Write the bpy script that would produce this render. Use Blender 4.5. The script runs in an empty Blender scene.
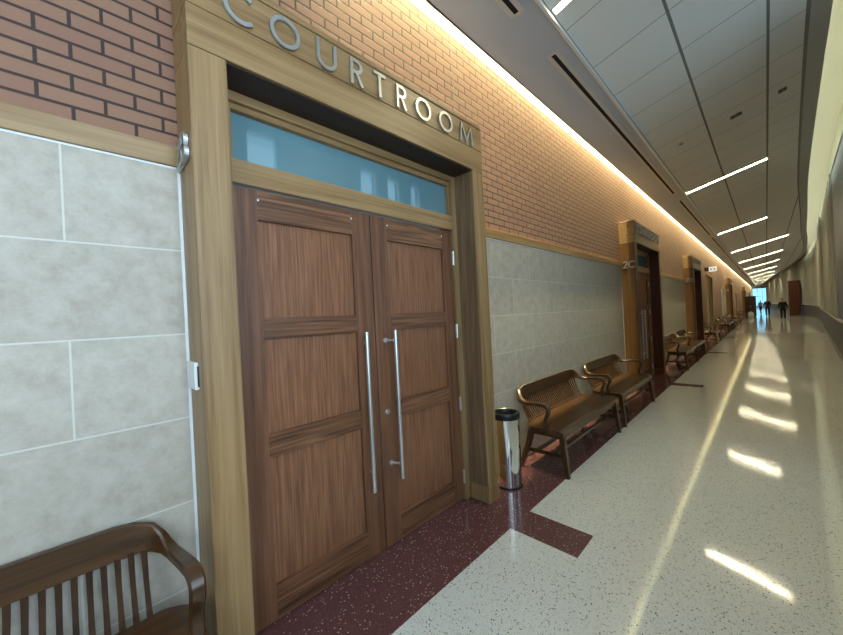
import bpy, bmesh, math, random
from mathutils import Vector, Matrix
random.seed(7)
sc = bpy.context.scene
col = sc.collection

# ------------------------------------------------------------------ camera, world, light, exposure
F = 345.45
cam = bpy.data.cameras.new('camera'); camo = bpy.data.objects.new('camera', cam); col.objects.link(camo)
cam.sensor_fit = 'HORIZONTAL'; cam.sensor_width = 36.0; cam.lens = F / 843 * 36.0
cam.clip_start = 0.02; cam.clip_end = 300
yaw, pitch, roll = math.radians(44.981), math.radians(0.038), math.radians(-2.9455)
fw = Vector((-math.sin(yaw) * math.cos(pitch), math.cos(yaw) * math.cos(pitch), math.sin(pitch)))
r0 = Vector((math.cos(yaw), math.sin(yaw), 0)); u0 = r0.cross(fw)
r2 = r0 * math.cos(roll) + u0 * math.sin(roll); u2 = -r0 * math.sin(roll) + u0 * math.cos(roll)
m = Matrix((r2, u2, -fw)).transposed().to_4x4(); m.translation = (2.03, 0, 1.65)
camo.matrix_world = m
sc.camera = camo

vs = sc.view_settings
vs.view_transform = 'Standard'; vs.look = 'None'; vs.exposure = 0.0; vs.gamma = 1.0; vs.use_curve_mapping = False

w = bpy.data.worlds.new('world'); sc.world = w; w.use_nodes = True
bg = w.node_tree.nodes['Background']; bg.inputs[0].default_value = (0.50, 0.78, 1.0, 1); bg.inputs[1].default_value = 2.0

COVE = 6.0          # brightness of the courtroom-side cove
COVE_R = 15.0        # brightness of the hidden cove over the curved wall
LINE = 132.0         # brightness of the ceiling line lights
GRAZE = 215.0        # wall grazers in the slot
DAY = 124.0         # daylight through the tall windows


def area(name, loc, rot, sx, sy, power, color):
    l = bpy.data.lights.new(name, 'AREA'); l.shape = 'RECTANGLE'; l.size = sx; l.size_y = sy
    l.energy = power; l.color = color
    o = bpy.data.objects.new(name, l); col.objects.link(o); o.location = loc; o.rotation_euler = rot
    return o


# daylight outside the tall windows behind and beside the camera (window wall at x = 3)
area('daylight_bay', (3.6, -2.8, 2.7), (0, math.radians(90), 0), 3.4, 8.6, DAY * 2.6, (0.80, 0.86, 1.0)).data.spread = math.radians(142)
area('daylight_slots', (3.6, 3.40, 2.9), (0, math.radians(90), 0), 3.2, 4.2, DAY * 0.12, (0.80, 0.87, 1.0)).data.spread = math.radians(125)

# warm wall grazers up inside the slot over the brick wall
for i in range(13):
    a = area('wall_grazer', (0.086, 4.6 + 7.0 * i, 4.89), (0, math.radians(4), 0), 0.03, 6.9, GRAZE, (1.0, 0.92, 0.50))
    a.data.spread = math.radians(60)

# ------------------------------------------------------------------ helpers
class MB:
    def __init__(self): self.v = []; self.f = []; self.mi = []; self.sm = []
    def face(self, pts, mi=0, smooth=False):
        n = len(self.v); self.v += [tuple(p) for p in pts]; self.f.append(tuple(range(n, n + len(pts)))); self.mi.append(mi); self.sm.append(smooth)
    def mesh(self, vs_, fs, mi=0, smooth=False):
        n = len(self.v); self.v += [tuple(p) for p in vs_]
        for f in fs: self.f.append(tuple(i + n for i in f)); self.mi.append(mi); self.sm.append(smooth)
    def box(self, a, b, bev=0.0, mi=0, M=None):
        lo = [min(a[i], b[i]) for i in range(3)]; hi = [max(a[i], b[i]) for i in range(3)]
        if bev <= 0:
            vs_ = [(x, y, z) for x in (lo[0], hi[0]) for y in (lo[1], hi[1]) for z in (lo[2], hi[2])]
            fs = [(0, 1, 3, 2), (4, 6, 7, 5), (0, 4, 5, 1), (2, 3, 7, 6), (0, 2, 6, 4), (1, 5, 7, 3)]
            sm = False
        else:
            bm = bmesh.new(); bmesh.ops.create_cube(bm, size=1)
            for v in bm.verts: v.co = Vector([(lo[i] + hi[i]) / 2 + v.co[i] * (hi[i] - lo[i]) for i in range(3)])
            bmesh.ops.bevel(bm, geom=bm.edges[:], offset=min(bev, 0.45 * min(hi[i] - lo[i] for i in range(3))), segments=2, affect='EDGES', profile=0.5)
            bm.verts.index_update(); vs_ = [v.co.copy() for v in bm.verts]; fs = [tuple(v.index for v in f.verts) for f in bm.faces]; bm.free(); sm = False
        if M: vs_ = [M @ Vector(p) for p in vs_]
        self.mesh(vs_, fs, mi, sm)
    def loft(self, rings, mi=0, smooth=True, caps=True, closed=False):
        k = len(rings[0]); vs_ = [p for r in rings for p in r]; fs = []
        n = len(rings)
        for i in range(n if closed else n - 1):
            j = (i + 1) % n
            for a in range(k):
                b = (a + 1) % k; fs.append((i * k + a, i * k + b, j * k + b, j * k + a))
        self.mesh(vs_, fs, mi, smooth)
        if caps and not closed:
            self.face(list(reversed(rings[0])), mi); self.face(rings[-1], mi)
    def tube(self, p, q, ra, rb=None, seg=14, mi=0):
        p = Vector(p); q = Vector(q); rb = ra if rb is None else rb
        d = (q - p).normalized(); a = d.orthogonal().normalized(); b = d.cross(a)
        ring = lambda c, r: [c + r * (a * math.cos(t) + b * math.sin(t)) for t in [2 * math.pi * i / seg for i in range(seg)]]
        self.loft([ring(p, ra), ring(q, rb)], mi)
    def bar(self, p, q, a0, b0, a1=None, b1=None, side=(0, 1, 0), mi=0):
        """tapered rectangular bar from p to q; a along `side`, b across"""
        p = Vector(p); q = Vector(q); a1 = a0 if a1 is None else a1; b1 = b0 if b1 is None else b1
        t = (q - p).normalized(); s = Vector(side); s = (s - t * s.dot(t)).normalized(); n = t.cross(s)
        R = lambda c, a, b: [c + s * (sx * a / 2) + n * (sy * b / 2) for sx, sy in ((-1, -1), (1, -1), (1, 1), (-1, 1))]
        self.loft([R(p, a0, b0), R(q, a1, b1)], mi, smooth=False)
    def lathe(self, prof, c=(0, 0, 0), seg=40, mi=0):
        rings = [[(c[0] + r * math.cos(2 * math.pi * i / seg), c[1] + r * math.sin(2 * math.pi * i / seg), c[2] + z) for i in range(seg)] for r, z in prof]
        self.loft(rings, mi, caps=False)
        for ring in (rings[0], rings[-1]):
            pass
    def build(self, name, mats, parent=None, loc=None):
        me = bpy.data.meshes.new(name); me.from_pydata(self.v, [], self.f)
        for mt in (mats if isinstance(mats, (list, tuple)) else [mats]): me.materials.append(mt)
        me.polygons.foreach_set('material_index', self.mi); me.polygons.foreach_set('use_smooth', self.sm)
        bm = bmesh.new(); bm.from_mesh(me); bmesh.ops.remove_doubles(bm, verts=bm.verts, dist=1e-5); bmesh.ops.recalc_face_normals(bm, faces=bm.faces)
        for e in bm.edges:
            if len(e.link_faces) == 2 and e.calc_face_angle(0) > math.radians(38): e.smooth = False
        bm.to_mesh(me); bm.free(); me.update()
        o = bpy.data.objects.new(name, me); col.objects.link(o)
        if parent: o.parent = parent
        if loc: o.location = loc
        return o


def empty(name, loc=(0, 0, 0)):
    o = bpy.data.objects.new(name, None); col.objects.link(o); o.location = loc; o.empty_display_size = 0.1
    return o


def tag(o, label=None, cat=None, group=None, kind=None):
    if label: o['label'] = label
    if cat: o['category'] = cat
    if group: o['group'] = group
    if kind: o['kind'] = kind
    return o


def copy_tree(o, parent=None):
    c = o.copy(); col.objects.link(c)
    if parent: c.parent = parent
    for ch in list(o.children): copy_tree(ch, c)
    return c


def shift(bm_or_mb, d): bm_or_mb.v = [(p[0] + d[0], p[1] + d[1], p[2] + d[2]) for p in bm_or_mb.v]


# ------------------------------------------------------------------ materials
class NT:
    def __init__(self, name):
        self.m = bpy.data.materials.new(name); self.m.use_nodes = True; self.t = self.m.node_tree; self.n = self.t.nodes
        self.p = self.n['Principled BSDF']; self.out = self.n['Material Output']
    def add(self, typ, **kw):
        nd = self.n.new(typ)
        for k, v in kw.items(): setattr(nd, k, v)
        return nd
    def link(self, a, b): self.t.links.new(a, b)
    def math(self, op, a, b=0.0, c=None):
        nd = self.add('ShaderNodeMath', operation=op)
        for i, x in enumerate((a, b) + ((c,) if c is not None else ())):
            if isinstance(x, (int, float)): nd.inputs[i].default_value = x
            else: self.link(x, nd.inputs[i])
        return nd.outputs[0]
    def coord(self): return self.add('ShaderNodeTexCoord').outputs['Object']
    def mapped(self, scale, rot=(0, 0, 0), src=None):
        mp = self.add('ShaderNodeMapping'); mp.inputs['Scale'].default_value = scale; mp.inputs['Rotation'].default_value = rot
        self.link(src or self.coord(), mp.inputs['Vector']); return mp.outputs[0]
    def noise(self, vec, scale=1, detail=3, rough=0.5, dist=0.0):
        nd = self.add('ShaderNodeTexNoise'); nd.inputs['Scale'].default_value = scale; nd.inputs['Detail'].default_value = detail
        nd.inputs['Roughness'].default_value = rough; nd.inputs['Distortion'].default_value = dist
        self.link(vec, nd.inputs['Vector']); return nd.outputs[0]
    def ramp(self, fac, stops, interp='LINEAR'):
        nd = self.add('ShaderNodeValToRGB'); cr = nd.color_ramp; cr.interpolation = interp
        while len(cr.elements) < len(stops): cr.elements.new(0.5)
        for e, (p, c) in zip(cr.elements, stops): e.position = p; e.color = (*c, 1) if len(c) == 3 else c
        self.link(fac, nd.inputs[0]); return nd.outputs[0]
    def mix(self, fac, a, b, blend='MIX'):
        nd = self.add('ShaderNodeMix', data_type='RGBA', blend_type=blend)
        for s, x in ((nd.inputs[0], fac), (nd.inputs[6], a), (nd.inputs[7], b)):
            if isinstance(x, (int, float)): s.default_value = x
            elif isinstance(x, tuple): s.default_value = (*x, 1) if len(x) == 3 else x
            else: self.link(x, s)
        return nd.outputs[2]
    def bump(self, h, strength=0.2, dist=0.01):
        nd = self.add('ShaderNodeBump'); nd.inputs['Strength'].default_value = strength; nd.inputs['Distance'].default_value = dist
        self.link(h, nd.inputs['Height']); self.link(nd.outputs[0], self.p.inputs['Normal'])
    def base(self, c):
        if isinstance(c, tuple): self.p.inputs['Base Color'].default_value = (*c, 1)
        else: self.link(c, self.p.inputs['Base Color'])
    def set(self, **kw):
        for k, v in kw.items(): self.p.inputs[k.replace('_', ' ')].default_value = v
        return self


def srgb(r, g, b):
    f = lambda c: (c / 255 / 12.92) if c / 255 <= 0.04045 else ((c / 255 + 0.055) / 1.055) ** 2.4
    return (f(r), f(g), f(b))


def plain(name, c, rough=0.5, metal=0.0, var=0.06, **kw):
    t = NT(name); nz = t.noise(t.coord(), 14, 3)
    t.base(t.mix(t.math('MULTIPLY', nz, var * 2), c, tuple(x * 0.7 for x in c)))
    t.set(Roughness=rough, Metallic=metal, **kw); return t.m


def wood(name, dark, mid, light, axis, rough=0.4, stripe=26.0, wav=0.5, coat=0.0, st=(0.30, 0.48, 0.68)):
    t = NT(name); s = [stripe, stripe, stripe]; s['XYZ'.index(axis)] = stripe * 0.035
    s2 = [x * 7 for x in s]; s2['XYZ'.index(axis)] = stripe * 0.12
    c = t.coord()
    warp = t.noise(t.mapped((1.3, 1.3, 1.3), src=c), 1.6, 2)
    n1 = t.noise(t.mapped(tuple(s), src=c), 1.0, 4, 0.55, wav)
    n2 = t.noise(t.mapped(tuple(s2), src=c), 1.0, 3, 0.6)
    f = t.math('ADD', t.math('MULTIPLY', n1, 0.75), t.math('MULTIPLY', n2, 0.25))
    cc = t.ramp(f, [(st[0], dark), (st[1], mid), (st[2], light)])
    cc = t.mix(t.math('MULTIPLY', warp, 0.25), cc, mid)
    t.base(cc); t.set(Roughness=rough, Coat_Weight=coat, Coat_Roughness=0.12)
    t.bump(n2, 0.08, 0.002); return t.m


OD, OM, OL = srgb(100, 72, 42), srgb(144, 112, 72), srgb(168, 137, 96)
oak = {a: wood('oak_' + a, OD, OM, OL, a, 0.42, 22) for a in 'XYZ'}
DD, DM, DL = srgb(74, 46, 32), srgb(110, 72, 50), srgb(138, 94, 66)
sap = {'Z': wood('sapele_Z', DD, DM, DL, 'Z', 0.38, 34), 'Y': wood('sapele_Y', srgb(62, 38, 26), srgb(112, 74, 50), srgb(142, 98, 68), 'Y', 0.38, 26, 1.4, 0.0, (0.38, 0.50, 0.60))}
sap['P'] = wood('sapele_panel', srgb(88, 56, 38), srgb(128, 84, 58), srgb(160, 110, 78), 'Z', 0.38, 78, 0.2, 0.0, (0.30, 0.48, 0.68))
benchwood = {a: wood('walnut_' + a, srgb(38, 23, 11), srgb(64, 40, 18), srgb(92, 60, 29), a, 0.30, 16, 0.6, 0.25) for a in 'YZX'}
slatwood = wood('walnut_slat', srgb(34, 20, 10), srgb(54, 33, 16), srgb(74, 48, 24), 'Z', 0.6, 16, 0.6)
slatwood.node_tree.nodes['Principled BSDF'].inputs['Specular IOR Level'].default_value = 0.15
darkdoor = wood('dark_cherry', srgb(58, 26, 14), srgb(84, 40, 22), srgb(104, 56, 32), 'Z', 0.4, 20)
far_dim_oak = wood('shaded_oak', srgb(70, 44, 20), srgb(98, 66, 32), srgb(122, 86, 46), 'Z', 0.42, 22)  # oak with the weaker light on the farther portals painted in
near_black_wood = wood('near_black_wood', srgb(24, 13, 8), srgb(38, 21, 12), srgb(50, 29, 17), 'Y', 0.5, 20)  # cabinet wood; also carries the painted shade under the lintels
veneer = wood('striped_veneer', srgb(88, 62, 42), srgb(118, 92, 66), srgb(146, 118, 88), 'Z', 0.45, 44, 0.15)
steel = plain('brushed_steel', (0.76, 0.77, 0.77), 0.36, 1.0, 0.05)
chrome = plain('polished_chrome', (0.78, 0.78, 0.76), 0.09, 1.0, 0.02)
letter_m = plain('satin_aluminium', (0.55, 0.56, 0.56), 0.42, 1.0, 0.04)
black = plain('black_plastic', (0.012, 0.012, 0.013), 0.3)
white_pl = plain('white_plastic', (0.72, 0.74, 0.74), 0.35, 0, 0.02)
trimwhite = plain('white_bead', (0.75, 0.78, 0.78), 0.4, 0, 0.02)
plaster = plain('pale_plaster', srgb(205, 200, 180), 0.8, 0, 0.04)
black_void = plain('black_slot', (0.004, 0.004, 0.004), 0.9, 0, 0.0)
alu = plain('white_aluminium', (0.80, 0.82, 0.83), 0.35, 0.2, 0.03)
ceil_grey = plain('grey_border', srgb(186, 188, 184), 0.7, 0, 0.04)
ceil_dark = plain('grey_reveal', srgb(130, 131, 126), 0.6, 0, 0.03)


def brick_mat():
    t = NT('red_brick'); sx = t.add('ShaderNodeSeparateXYZ'); t.link(t.coord(), sx.inputs[0])
    cb = t.add('ShaderNodeCombineXYZ'); t.link(sx.outputs[1], cb.inputs[0]); t.link(sx.outputs[2], cb.inputs[1])
    b = t.add('ShaderNodeTexBrick'); t.link(cb.outputs[0], b.inputs['Vector'])
    b.inputs['Scale'].default_value = 1; b.inputs['Brick Width'].default_value = 0.205; b.inputs['Row Height'].default_value = 0.0677
    b.inputs['Mortar Size'].default_value = 0.0066; b.inputs['Mortar Smooth'].default_value = 0.15; b.inputs['Bias'].default_value = 0.0
    b.inputs['Color1'].default_value = (*srgb(148, 110, 86), 1); b.inputs['Color2'].default_value = (*srgb(141, 101, 82), 1)
    b.inputs['Mortar'].default_value = (*srgb(46, 36, 32), 1)
    n = t.noise(t.coord(), 60, 4)
    c = t.mix(t.math('MULTIPLY', n, 0.28), b.outputs['Color'], srgb(116, 82, 70))
    # control joints
    d = t.math('ABSOLUTE', t.math('SUBTRACT', t.math('FRACT', t.math('MULTIPLY', t.math('ADD', sx.outputs[1], -2.62 + 0.128 + 7.4), 1 / 14.8)), 0.5))
    j = t.math('LESS_THAN', d, 0.008 / 14.8)
    c = t.mix(j, c, srgb(120, 106, 92))
    t.base(c); t.set(Roughness=0.8)
    t.bump(t.math('SUBTRACT', t.math('MULTIPLY', n, 0.15), b.outputs['Fac']), 0.55, 0.006); return t.m


def tile_mat():
    t = NT('stone_tile'); sx = t.add('ShaderNodeSeparateXYZ'); t.link(t.coord(), sx.inputs[0])
    cb = t.add('ShaderNodeCombineXYZ'); t.link(sx.outputs[1], cb.inputs[0]); t.link(sx.outputs[2], cb.inputs[1])
    b = t.add('ShaderNodeTexBrick'); t.link(cb.outputs[0], b.inputs['Vector'])
    b.inputs['Scale'].default_value = 1; b.inputs['Brick Width'].default_value = 0.817; b.inputs['Row Height'].default_value = 0.4075
    b.inputs['Mortar Size'].default_value = 0.0038; b.inputs['Mortar Smooth'].default_value = 0.1
    b.inputs['Color1'].default_value = (*srgb(190, 180, 165), 1); b.inputs['Color2'].default_value = (*srgb(172, 160, 146), 1)
    b.inputs['Mortar'].default_value = (*srgb(206, 204, 192), 1)
    n = t.noise(t.coord(), 9.0, 9, 0.75, 0.1); n2 = t.noise(t.coord(), 55, 4, 0.6)
    mott = t.ramp(n, [(0.34, srgb(160, 147, 131)), (0.5, srgb(183, 173, 158)), (0.66, srgb(200, 192, 178))])
    c = t.mix(t.math('MULTIPLY', t.math('SUBTRACT', 1.0, b.outputs['Fac']), 0.6), b.outputs['Color'], mott)
    c = t.mix(t.math('MULTIPLY', n2, 0.16), c, srgb(120, 114, 102))
    t.base(c); t.set(Roughness=0.55); t.bump(t.math('SUBTRACT', t.math('MULTIPLY', n2, 0.3), b.outputs['Fac']), 0.15, 0.003); return t.m


def terrazzo(name, base, base2, specks, rough):
    t = NT(name); c = t.coord(); col_ = t.mix(t.noise(c, 1.2, 3), base, base2)
    for sc_, thr, cc in specks:
        v = t.add('ShaderNodeTexVoronoi'); v.inputs['Scale'].default_value = sc_; v.feature = 'F1'; t.link(c, v.inputs['Vector'])
        sp = t.add('ShaderNodeSeparateColor'); t.link(v.outputs['Color'], sp.inputs[0])
        keep = t.math('LESS_THAN', sp.outputs[0], thr); near = t.math('LESS_THAN', v.outputs['Distance'], 0.42)
        col_ = t.mix(t.math('MULTIPLY', keep, near), col_, cc)
    t.base(col_); t.set(Roughness=rough); t.p.inputs['Specular IOR Level'].default_value = 0.5
    n = t.noise(t.mapped((0.7, 1.6, 1.0), src=c), 1.4, 2)
    t.bump(n, 0.07, 0.02); return t.m


brick_m = brick_mat(); tile_m = tile_mat()
terr_white = terrazzo('white_terrazzo', srgb(222, 222, 217), srgb(212, 212, 207),
                      [(150, 0.25, srgb(168, 165, 152)), (95, 0.09, srgb(96, 98, 96)), (120, 0.10, srgb(226, 225, 218))], 0.07)
terr_red = terrazzo('maroon_terrazzo', srgb(106, 68, 68), srgb(95, 60, 61),
                    [(130, 0.35, srgb(84, 52, 54)), (120, 0.10, srgb(128, 92, 88)), (104, 0.08, srgb(186, 168, 162))], 0.12)


def soffit_mat():
    t = NT('soffit_grey'); sx = t.add('ShaderNodeSeparateXYZ'); t.link(t.coord(), sx.inputs[0])
    fr = t.math('ABSOLUTE', t.math('SUBTRACT', t.math('FRACT', t.math('MULTIPLY', t.math('ADD', sx.outputs[1], 40 - 3.125), 1 / 7.42)), 0.5))
    j = t.math('GREATER_THAN', fr, 0.5 - 0.004 / 7.42)
    fr2 = t.math('ADD', sx.outputs[1], 0)
    t.base(t.mix(j, srgb(174, 188, 204), srgb(142, 152, 164))); t.set(Roughness=0.75); return t.m


def panel_mat():
    t = NT('ceiling_panel'); sx = t.add('ShaderNodeSeparateXYZ'); t.link(t.coord(), sx.inputs[0])
    def lines(src, off, pitch, wid):
        fr = t.math('ABSOLUTE', t.math('SUBTRACT', t.math('FRACT', t.math('MULTIPLY', t.math('ADD', src, off), 1 / pitch)), 0.5))
        return t.math('GREATER_THAN', fr, 0.5 - wid / 2 / pitch)
    a = lines(sx.outputs[1], 74.5 - 3.42, 0.745, 0.010); b = lines(sx.outputs[0], 7 - 0.755, 0.7, 0.026)
    n = t.noise(t.coord(), 90, 2)
    c = t.mix(t.math('MULTIPLY', n, 0.15), srgb(230, 231, 228), srgb(218, 219, 216))
    c = t.mix(a, c, srgb(140, 141, 138)); c = t.mix(b, c, srgb(122, 123, 120))
    t.base(c); t.set(Roughness=0.75); return t.m


soffit_m = soffit_mat(); panel_m = panel_mat()


def glow(name, c, s):
    t = NT(name); t.p.inputs['Emission Color'].default_value = (*c, 1); t.p.inputs['Emission Strength'].default_value = s
    t.base((0.8, 0.8, 0.8)); return t.m


cove_glow = glow('warm_cove_tube', (1.0, 0.82, 0.52), COVE)
cove_glow_r = glow('cool_cove_tube', (0.92, 1.0, 0.84), COVE_R)
line_glow = glow('line_light_diffuser', (1.0, 0.90, 0.59), LINE)


def glass_mat(name, tint, gloss=0.03):
    t = NT(name); tr = t.add('ShaderNodeBsdfTransparent'); tr.inputs[0].default_value = (*tint, 1)
    gl = t.add('ShaderNodeBsdfGlossy'); gl.inputs['Roughness'].default_value = gloss
    lw = t.add('ShaderNodeLayerWeight'); fr = t.math('ADD', 0.04, t.math('MULTIPLY', t.math('POWER', lw.outputs['Facing'], 4.0), 0.6))
    mx = t.add('ShaderNodeMixShader'); t.link(fr, mx.inputs[0]); t.link(tr.outputs[0], mx.inputs[1]); t.link(gl.outputs[0], mx.inputs[2])
    t.link(mx.outputs[0], t.out.inputs[0]); t.n.remove(t.p); return t.m


pane_m = glass_mat('clear_pane', (0.92, 0.97, 0.97))
t_ = NT('frosted_blue_pane'); t_.base(t_.mix(t_.noise(t_.coord(), 3, 2), srgb(98, 134, 144), srgb(108, 143, 152))); t_.set(Roughness=0.02, IOR=1.95); t_.p.inputs['Specular IOR Level'].default_value = 0.5; frost_m = t_.m


def wall_r_mat():
    t = NT('grey_wall_panel'); n = t.noise(t.mapped((6, 6, 0.3)), 1, 3)
    t.base(t.mix(n, srgb(128, 142, 156), srgb(112, 126, 140))); t.set(Roughness=0.5); return t.m


wallr_m = wall_r_mat(); wallr_low = plain('slate_wainscot', srgb(92, 98, 100), 0.45); wallr_fin = plain('pale_fin', srgb(196, 196, 184), 0.6)
sky_dull = plain('dull_door', srgb(120, 90, 60), 0.5)

# ------------------------------------------------------------------ curves of the right-hand side
CURVE = [(-9, 2.90), (0, 2.97), (5, 3.05), (9.5, 3.19), (13.8, 3.355), (16.1, 3.474), (20.1, 3.70), (26.3, 4.02), (31, 4.33), (37, 4.62), (44, 4.72), (50.6, 4.50), (60, 3.86), (73, 2.99), (77, 2.75), (85, 2.40), (91, 2.25)]


def wx(y):
    P = CURVE
    for i in range(len(P) - 1):
        if P[i][0] <= y <= P[i + 1][0]:
            p0 = P[max(i - 1, 0)]; p1 = P[i]; p2 = P[i + 1]; p3 = P[min(i + 2, len(P) - 1)]
            h = p2[0] - p1[0]; t = (y - p1[0]) / h
            m1 = (p2[1] - p0[1]) / (p2[0] - p0[0]) * h; m2 = (p3[1] - p1[1]) / (p3[0] - p1[0]) * h
            return (2 * t**3 - 3 * t**2 + 1) * p1[1] + (t**3 - 2 * t**2 + t) * m1 + (-2 * t**3 + 3 * t**2) * p2[1] + (t**3 - t**2) * m2
    return P[-1][1] if y > P[-1][0] else P[0][1]


YA, YB = -8.0, 90.0
ZS = 4.3
cz = lambda x: 4.32 + 0.25 * (x - 0.75)
edge = lambda y: wx(y) - 0.42
ys = [YA + (YB - YA) * i / 196 for i in range(197)]

# ------------------------------------------------------------------ floor
fl = MB()
STRIPS = [(2.30, 2.605), (8.62, 8.90), (14.74, 15.02), (21.0, 21.28), (27.2, 27.5), (33.4, 33.7), (39.7, 40.0)]
XB, XS = 0.578, 1.08
fl.face([(-1.2, YA, 0), (XB, YA, 0), (XB, YB, 0), (-1.2, YB, 0)], 1)
prev = YA
for a, b in STRIPS:
    fl.face([(XB, prev, 0), (XS, prev, 0), (XS, a, 0), (XB, a, 0)], 0); fl.face([(XB, a, 0), (XS, a, 0), (XS, b, 0), (XB, b, 0)], 1); prev = b
fl.face([(XB, prev, 0), (XS, prev, 0), (XS, YB, 0), (XB, YB, 0)], 0)
fl.face([(XS, YA, 0), (5.2, YA, 0), (5.2, YB, 0), (XS, YB, 0)], 0)
fo = fl.build('floor', [terr_white, terr_red]); tag(fo, 'polished white speckled terrazzo floor with a maroon border along the doors', 'floor', kind='structure')

# ------------------------------------------------------------------ portals: positions along the corridor (near outer edge y)
PW, PD, PH = 2.245, 0.27, 2.913            # width over all, projection, soffit height
PORTALS = [0.390, 7.70, 15.17, 32.6, 55.6]
RECESS = (21.6, 24.0)                      # side opening without a surround
PLAIN = (43.0, 44.9)                       # plain opening

# brick wall with holes
holes = sorted([(p + 0.155, p + PW - 0.155, 2.913) for p in PORTALS] + [(RECESS[0], RECESS[1], 3.02), (PLAIN[0], PLAIN[1], 2.5)])
bw = MB(); y = YA
oy, oz = 0.128, 2.543
def wq(y0, y1, z0, z1, x=0.0): bw.face([(x, y0 - oy, z0 - oz), (x, y1 - oy, z0 - oz), (x, y1 - oy, z1 - oz), (x, y0 - oy, z1 - oz)])
for a, b, h in holes:
    wq(y, a, 0, ZS + 0.02); wq(a, b, h, ZS + 0.02); y = b
wq(y, YB, 0, ZS + 0.02)
wl = bw.build('wall_left', brick_m, loc=(0, oy, oz)); tag(wl, kind='structure')
# plaster above the brick inside the cove slot
up = MB(); up.face([(0, YA, ZS + 0.02), (0, YB, ZS + 0.02), (0, YB, ZS + 0.64), (0, YA, ZS + 0.64)])
tag(up.build('wall_cove', plaster), kind='structure')

# tile wainscot panels and oak caps between the portals
spans = [(YA, PORTALS[0], -0.02), (PORTALS[0] + PW, PORTALS[1], 3.096), (PORTALS[1] + PW, PORTALS[2], 10.6), (PORTALS[2] + PW, 18.6, 17.7), (29.6, PORTALS[3], 29.7)]
nt = 0
for a, b, j in spans:
    nt += 1
    tm = MB(); tm.box((-0.004, a + 0.004 - j, 0), (0.010, b - 0.004 - j, 2.440)); o = tm.build('wall_tile', tile_m, loc=(0, j, 0)); tag(o, kind='structure')
    cp = MB(); cp.box((0, a, 2.446), (0.026, b, 2.545), 0.003); o2 = cp.build('trim_%d' % (10 + nt), oak['Y'], loc=(0, 0, 0)); tag(o2, kind='structure')
    bd = MB()
    bd.box((0, a, 2.437), (0.013, b, 2.446))
    bd.box((0, b - 0.012, 0), (0.013, b, 2.440))
    if a > 0: bd.box((0, a, 0), (0.013, a + 0.012, 2.440))
    tag(bd.build('trim_%d' % (20 + nt), trimwhite), kind='structure')

# side opening: pale recess with oak edge; plain opening: dark door
rc = MB(); a, b = RECESS
rc.face([(0, a, 0), (-1.1, a, 0), (-1.1, a, 3.02), (0, a, 3.02)]); rc.face([(0, b, 0), (-1.1, b, 0), (-1.1, b, 3.02), (0, b, 3.02)])
rc.face([(-1.1, a, 0), (-1.1, b, 0), (-1.1, b, 3.02), (-1.1, a, 3.02)]); rc.face([(0, a, 3.02), (0, b, 3.02), (-1.1, b, 3.02), (-1.1, a, 3.02)])
tag(rc.build('wall_recess', plaster), kind='structure')
rt = MB()
for yy in (a, b - 0.09): rt.box((-0.02, yy, 0), (0.05, yy + 0.09, 3.04), 0.004)
rt.box((-0.02, a, 2.96), (0.05, b, 3.06), 0.004)
tag(rt.build('trim_31', oak['Z']), kind='structure')
pd = MB(); a, b = PLAIN
pd.box((-0.08, a + 0.06, 0), (-0.03, b - 0.06, 2.44), 0.003)
po = pd.build('door_6', darkdoor); tag(po, 'plain dark wooden door in the far brick wall without a surround', 'door', kind='structure')
pf = MB()
for yy in (a, b - 0.06): pf.box((-0.09, yy, 0), (0.04, yy + 0.06, 2.5), 0.003)
pf.box((-0.09, a, 2.44), (0.04, b, 2.52), 0.003)
pf.build('door_frame', oak['Z'], po)

# ------------------------------------------------------------------ soffit, sloped ceiling, cove slots
so = MB(); so.box((0.105, YA, ZS), (0.735, YB, ZS + 0.03))
so.box((0.105, YA, ZS), (0.125, YB, ZS + 0.64))
tag(so.build('ceiling_soffit', soffit_m), kind='structure')
cv = MB(); cv.face([(0, YA, ZS + 0.64), (0.125, YA, ZS + 0.64), (0.125, YB, ZS + 0.64), (0, YB, ZS + 0.64)])
tag(cv.build('ceiling_cove', plaster), kind='structure')
tr = MB(); tr.box((0.735, YA, ZS - 0.012), (0.762, YB, ZS + 0.04))
tag(tr.build('trim_1', alu), kind='structure')
ce = MB()
for y0, y1 in zip(ys, ys[1:]):
    e0, e1 = edge(y0) - 0.20, edge(y1) - 0.20
    ce.face([(0.762, y0, cz(0.762)), (e0, y0, cz(e0)), (e1, y1, cz(e1)), (0.762, y1, cz(0.762))], 0)
    ce.face([(e0, y0, cz(e0)), (e0 + 0.035, y0, cz(e0 + 0.035)), (e1 + 0.035, y1, cz(e1 + 0.035)), (e1, y1, cz(e1))], 2)
    f0, f1 = edge(y0), edge(y1)
    ce.face([(e0 + 0.035, y0, cz(e0 + 0.035)), (f0, y0, cz(f0)), (f1, y1, cz(f1)), (e1 + 0.035, y1, cz(e1 + 0.035))], 1)
    ce.face([(f0, y0, cz(f0)), (f0, y0, cz(f0) + 0.09), (f1, y1, cz(f1) + 0.09), (f1, y1, cz(f1))], 1)
    ce.face([(f0, y0, cz(f0) + 0.09), (f0 - 0.45, y0, cz(f0) + 0.09), (f1 - 0.45, y1, cz(f1) + 0.09), (f1, y1, cz(f1) + 0.09)], 1)
tag(ce.build('ceiling', [panel_m, ceil_grey, ceil_dark]), kind='structure')
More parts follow.
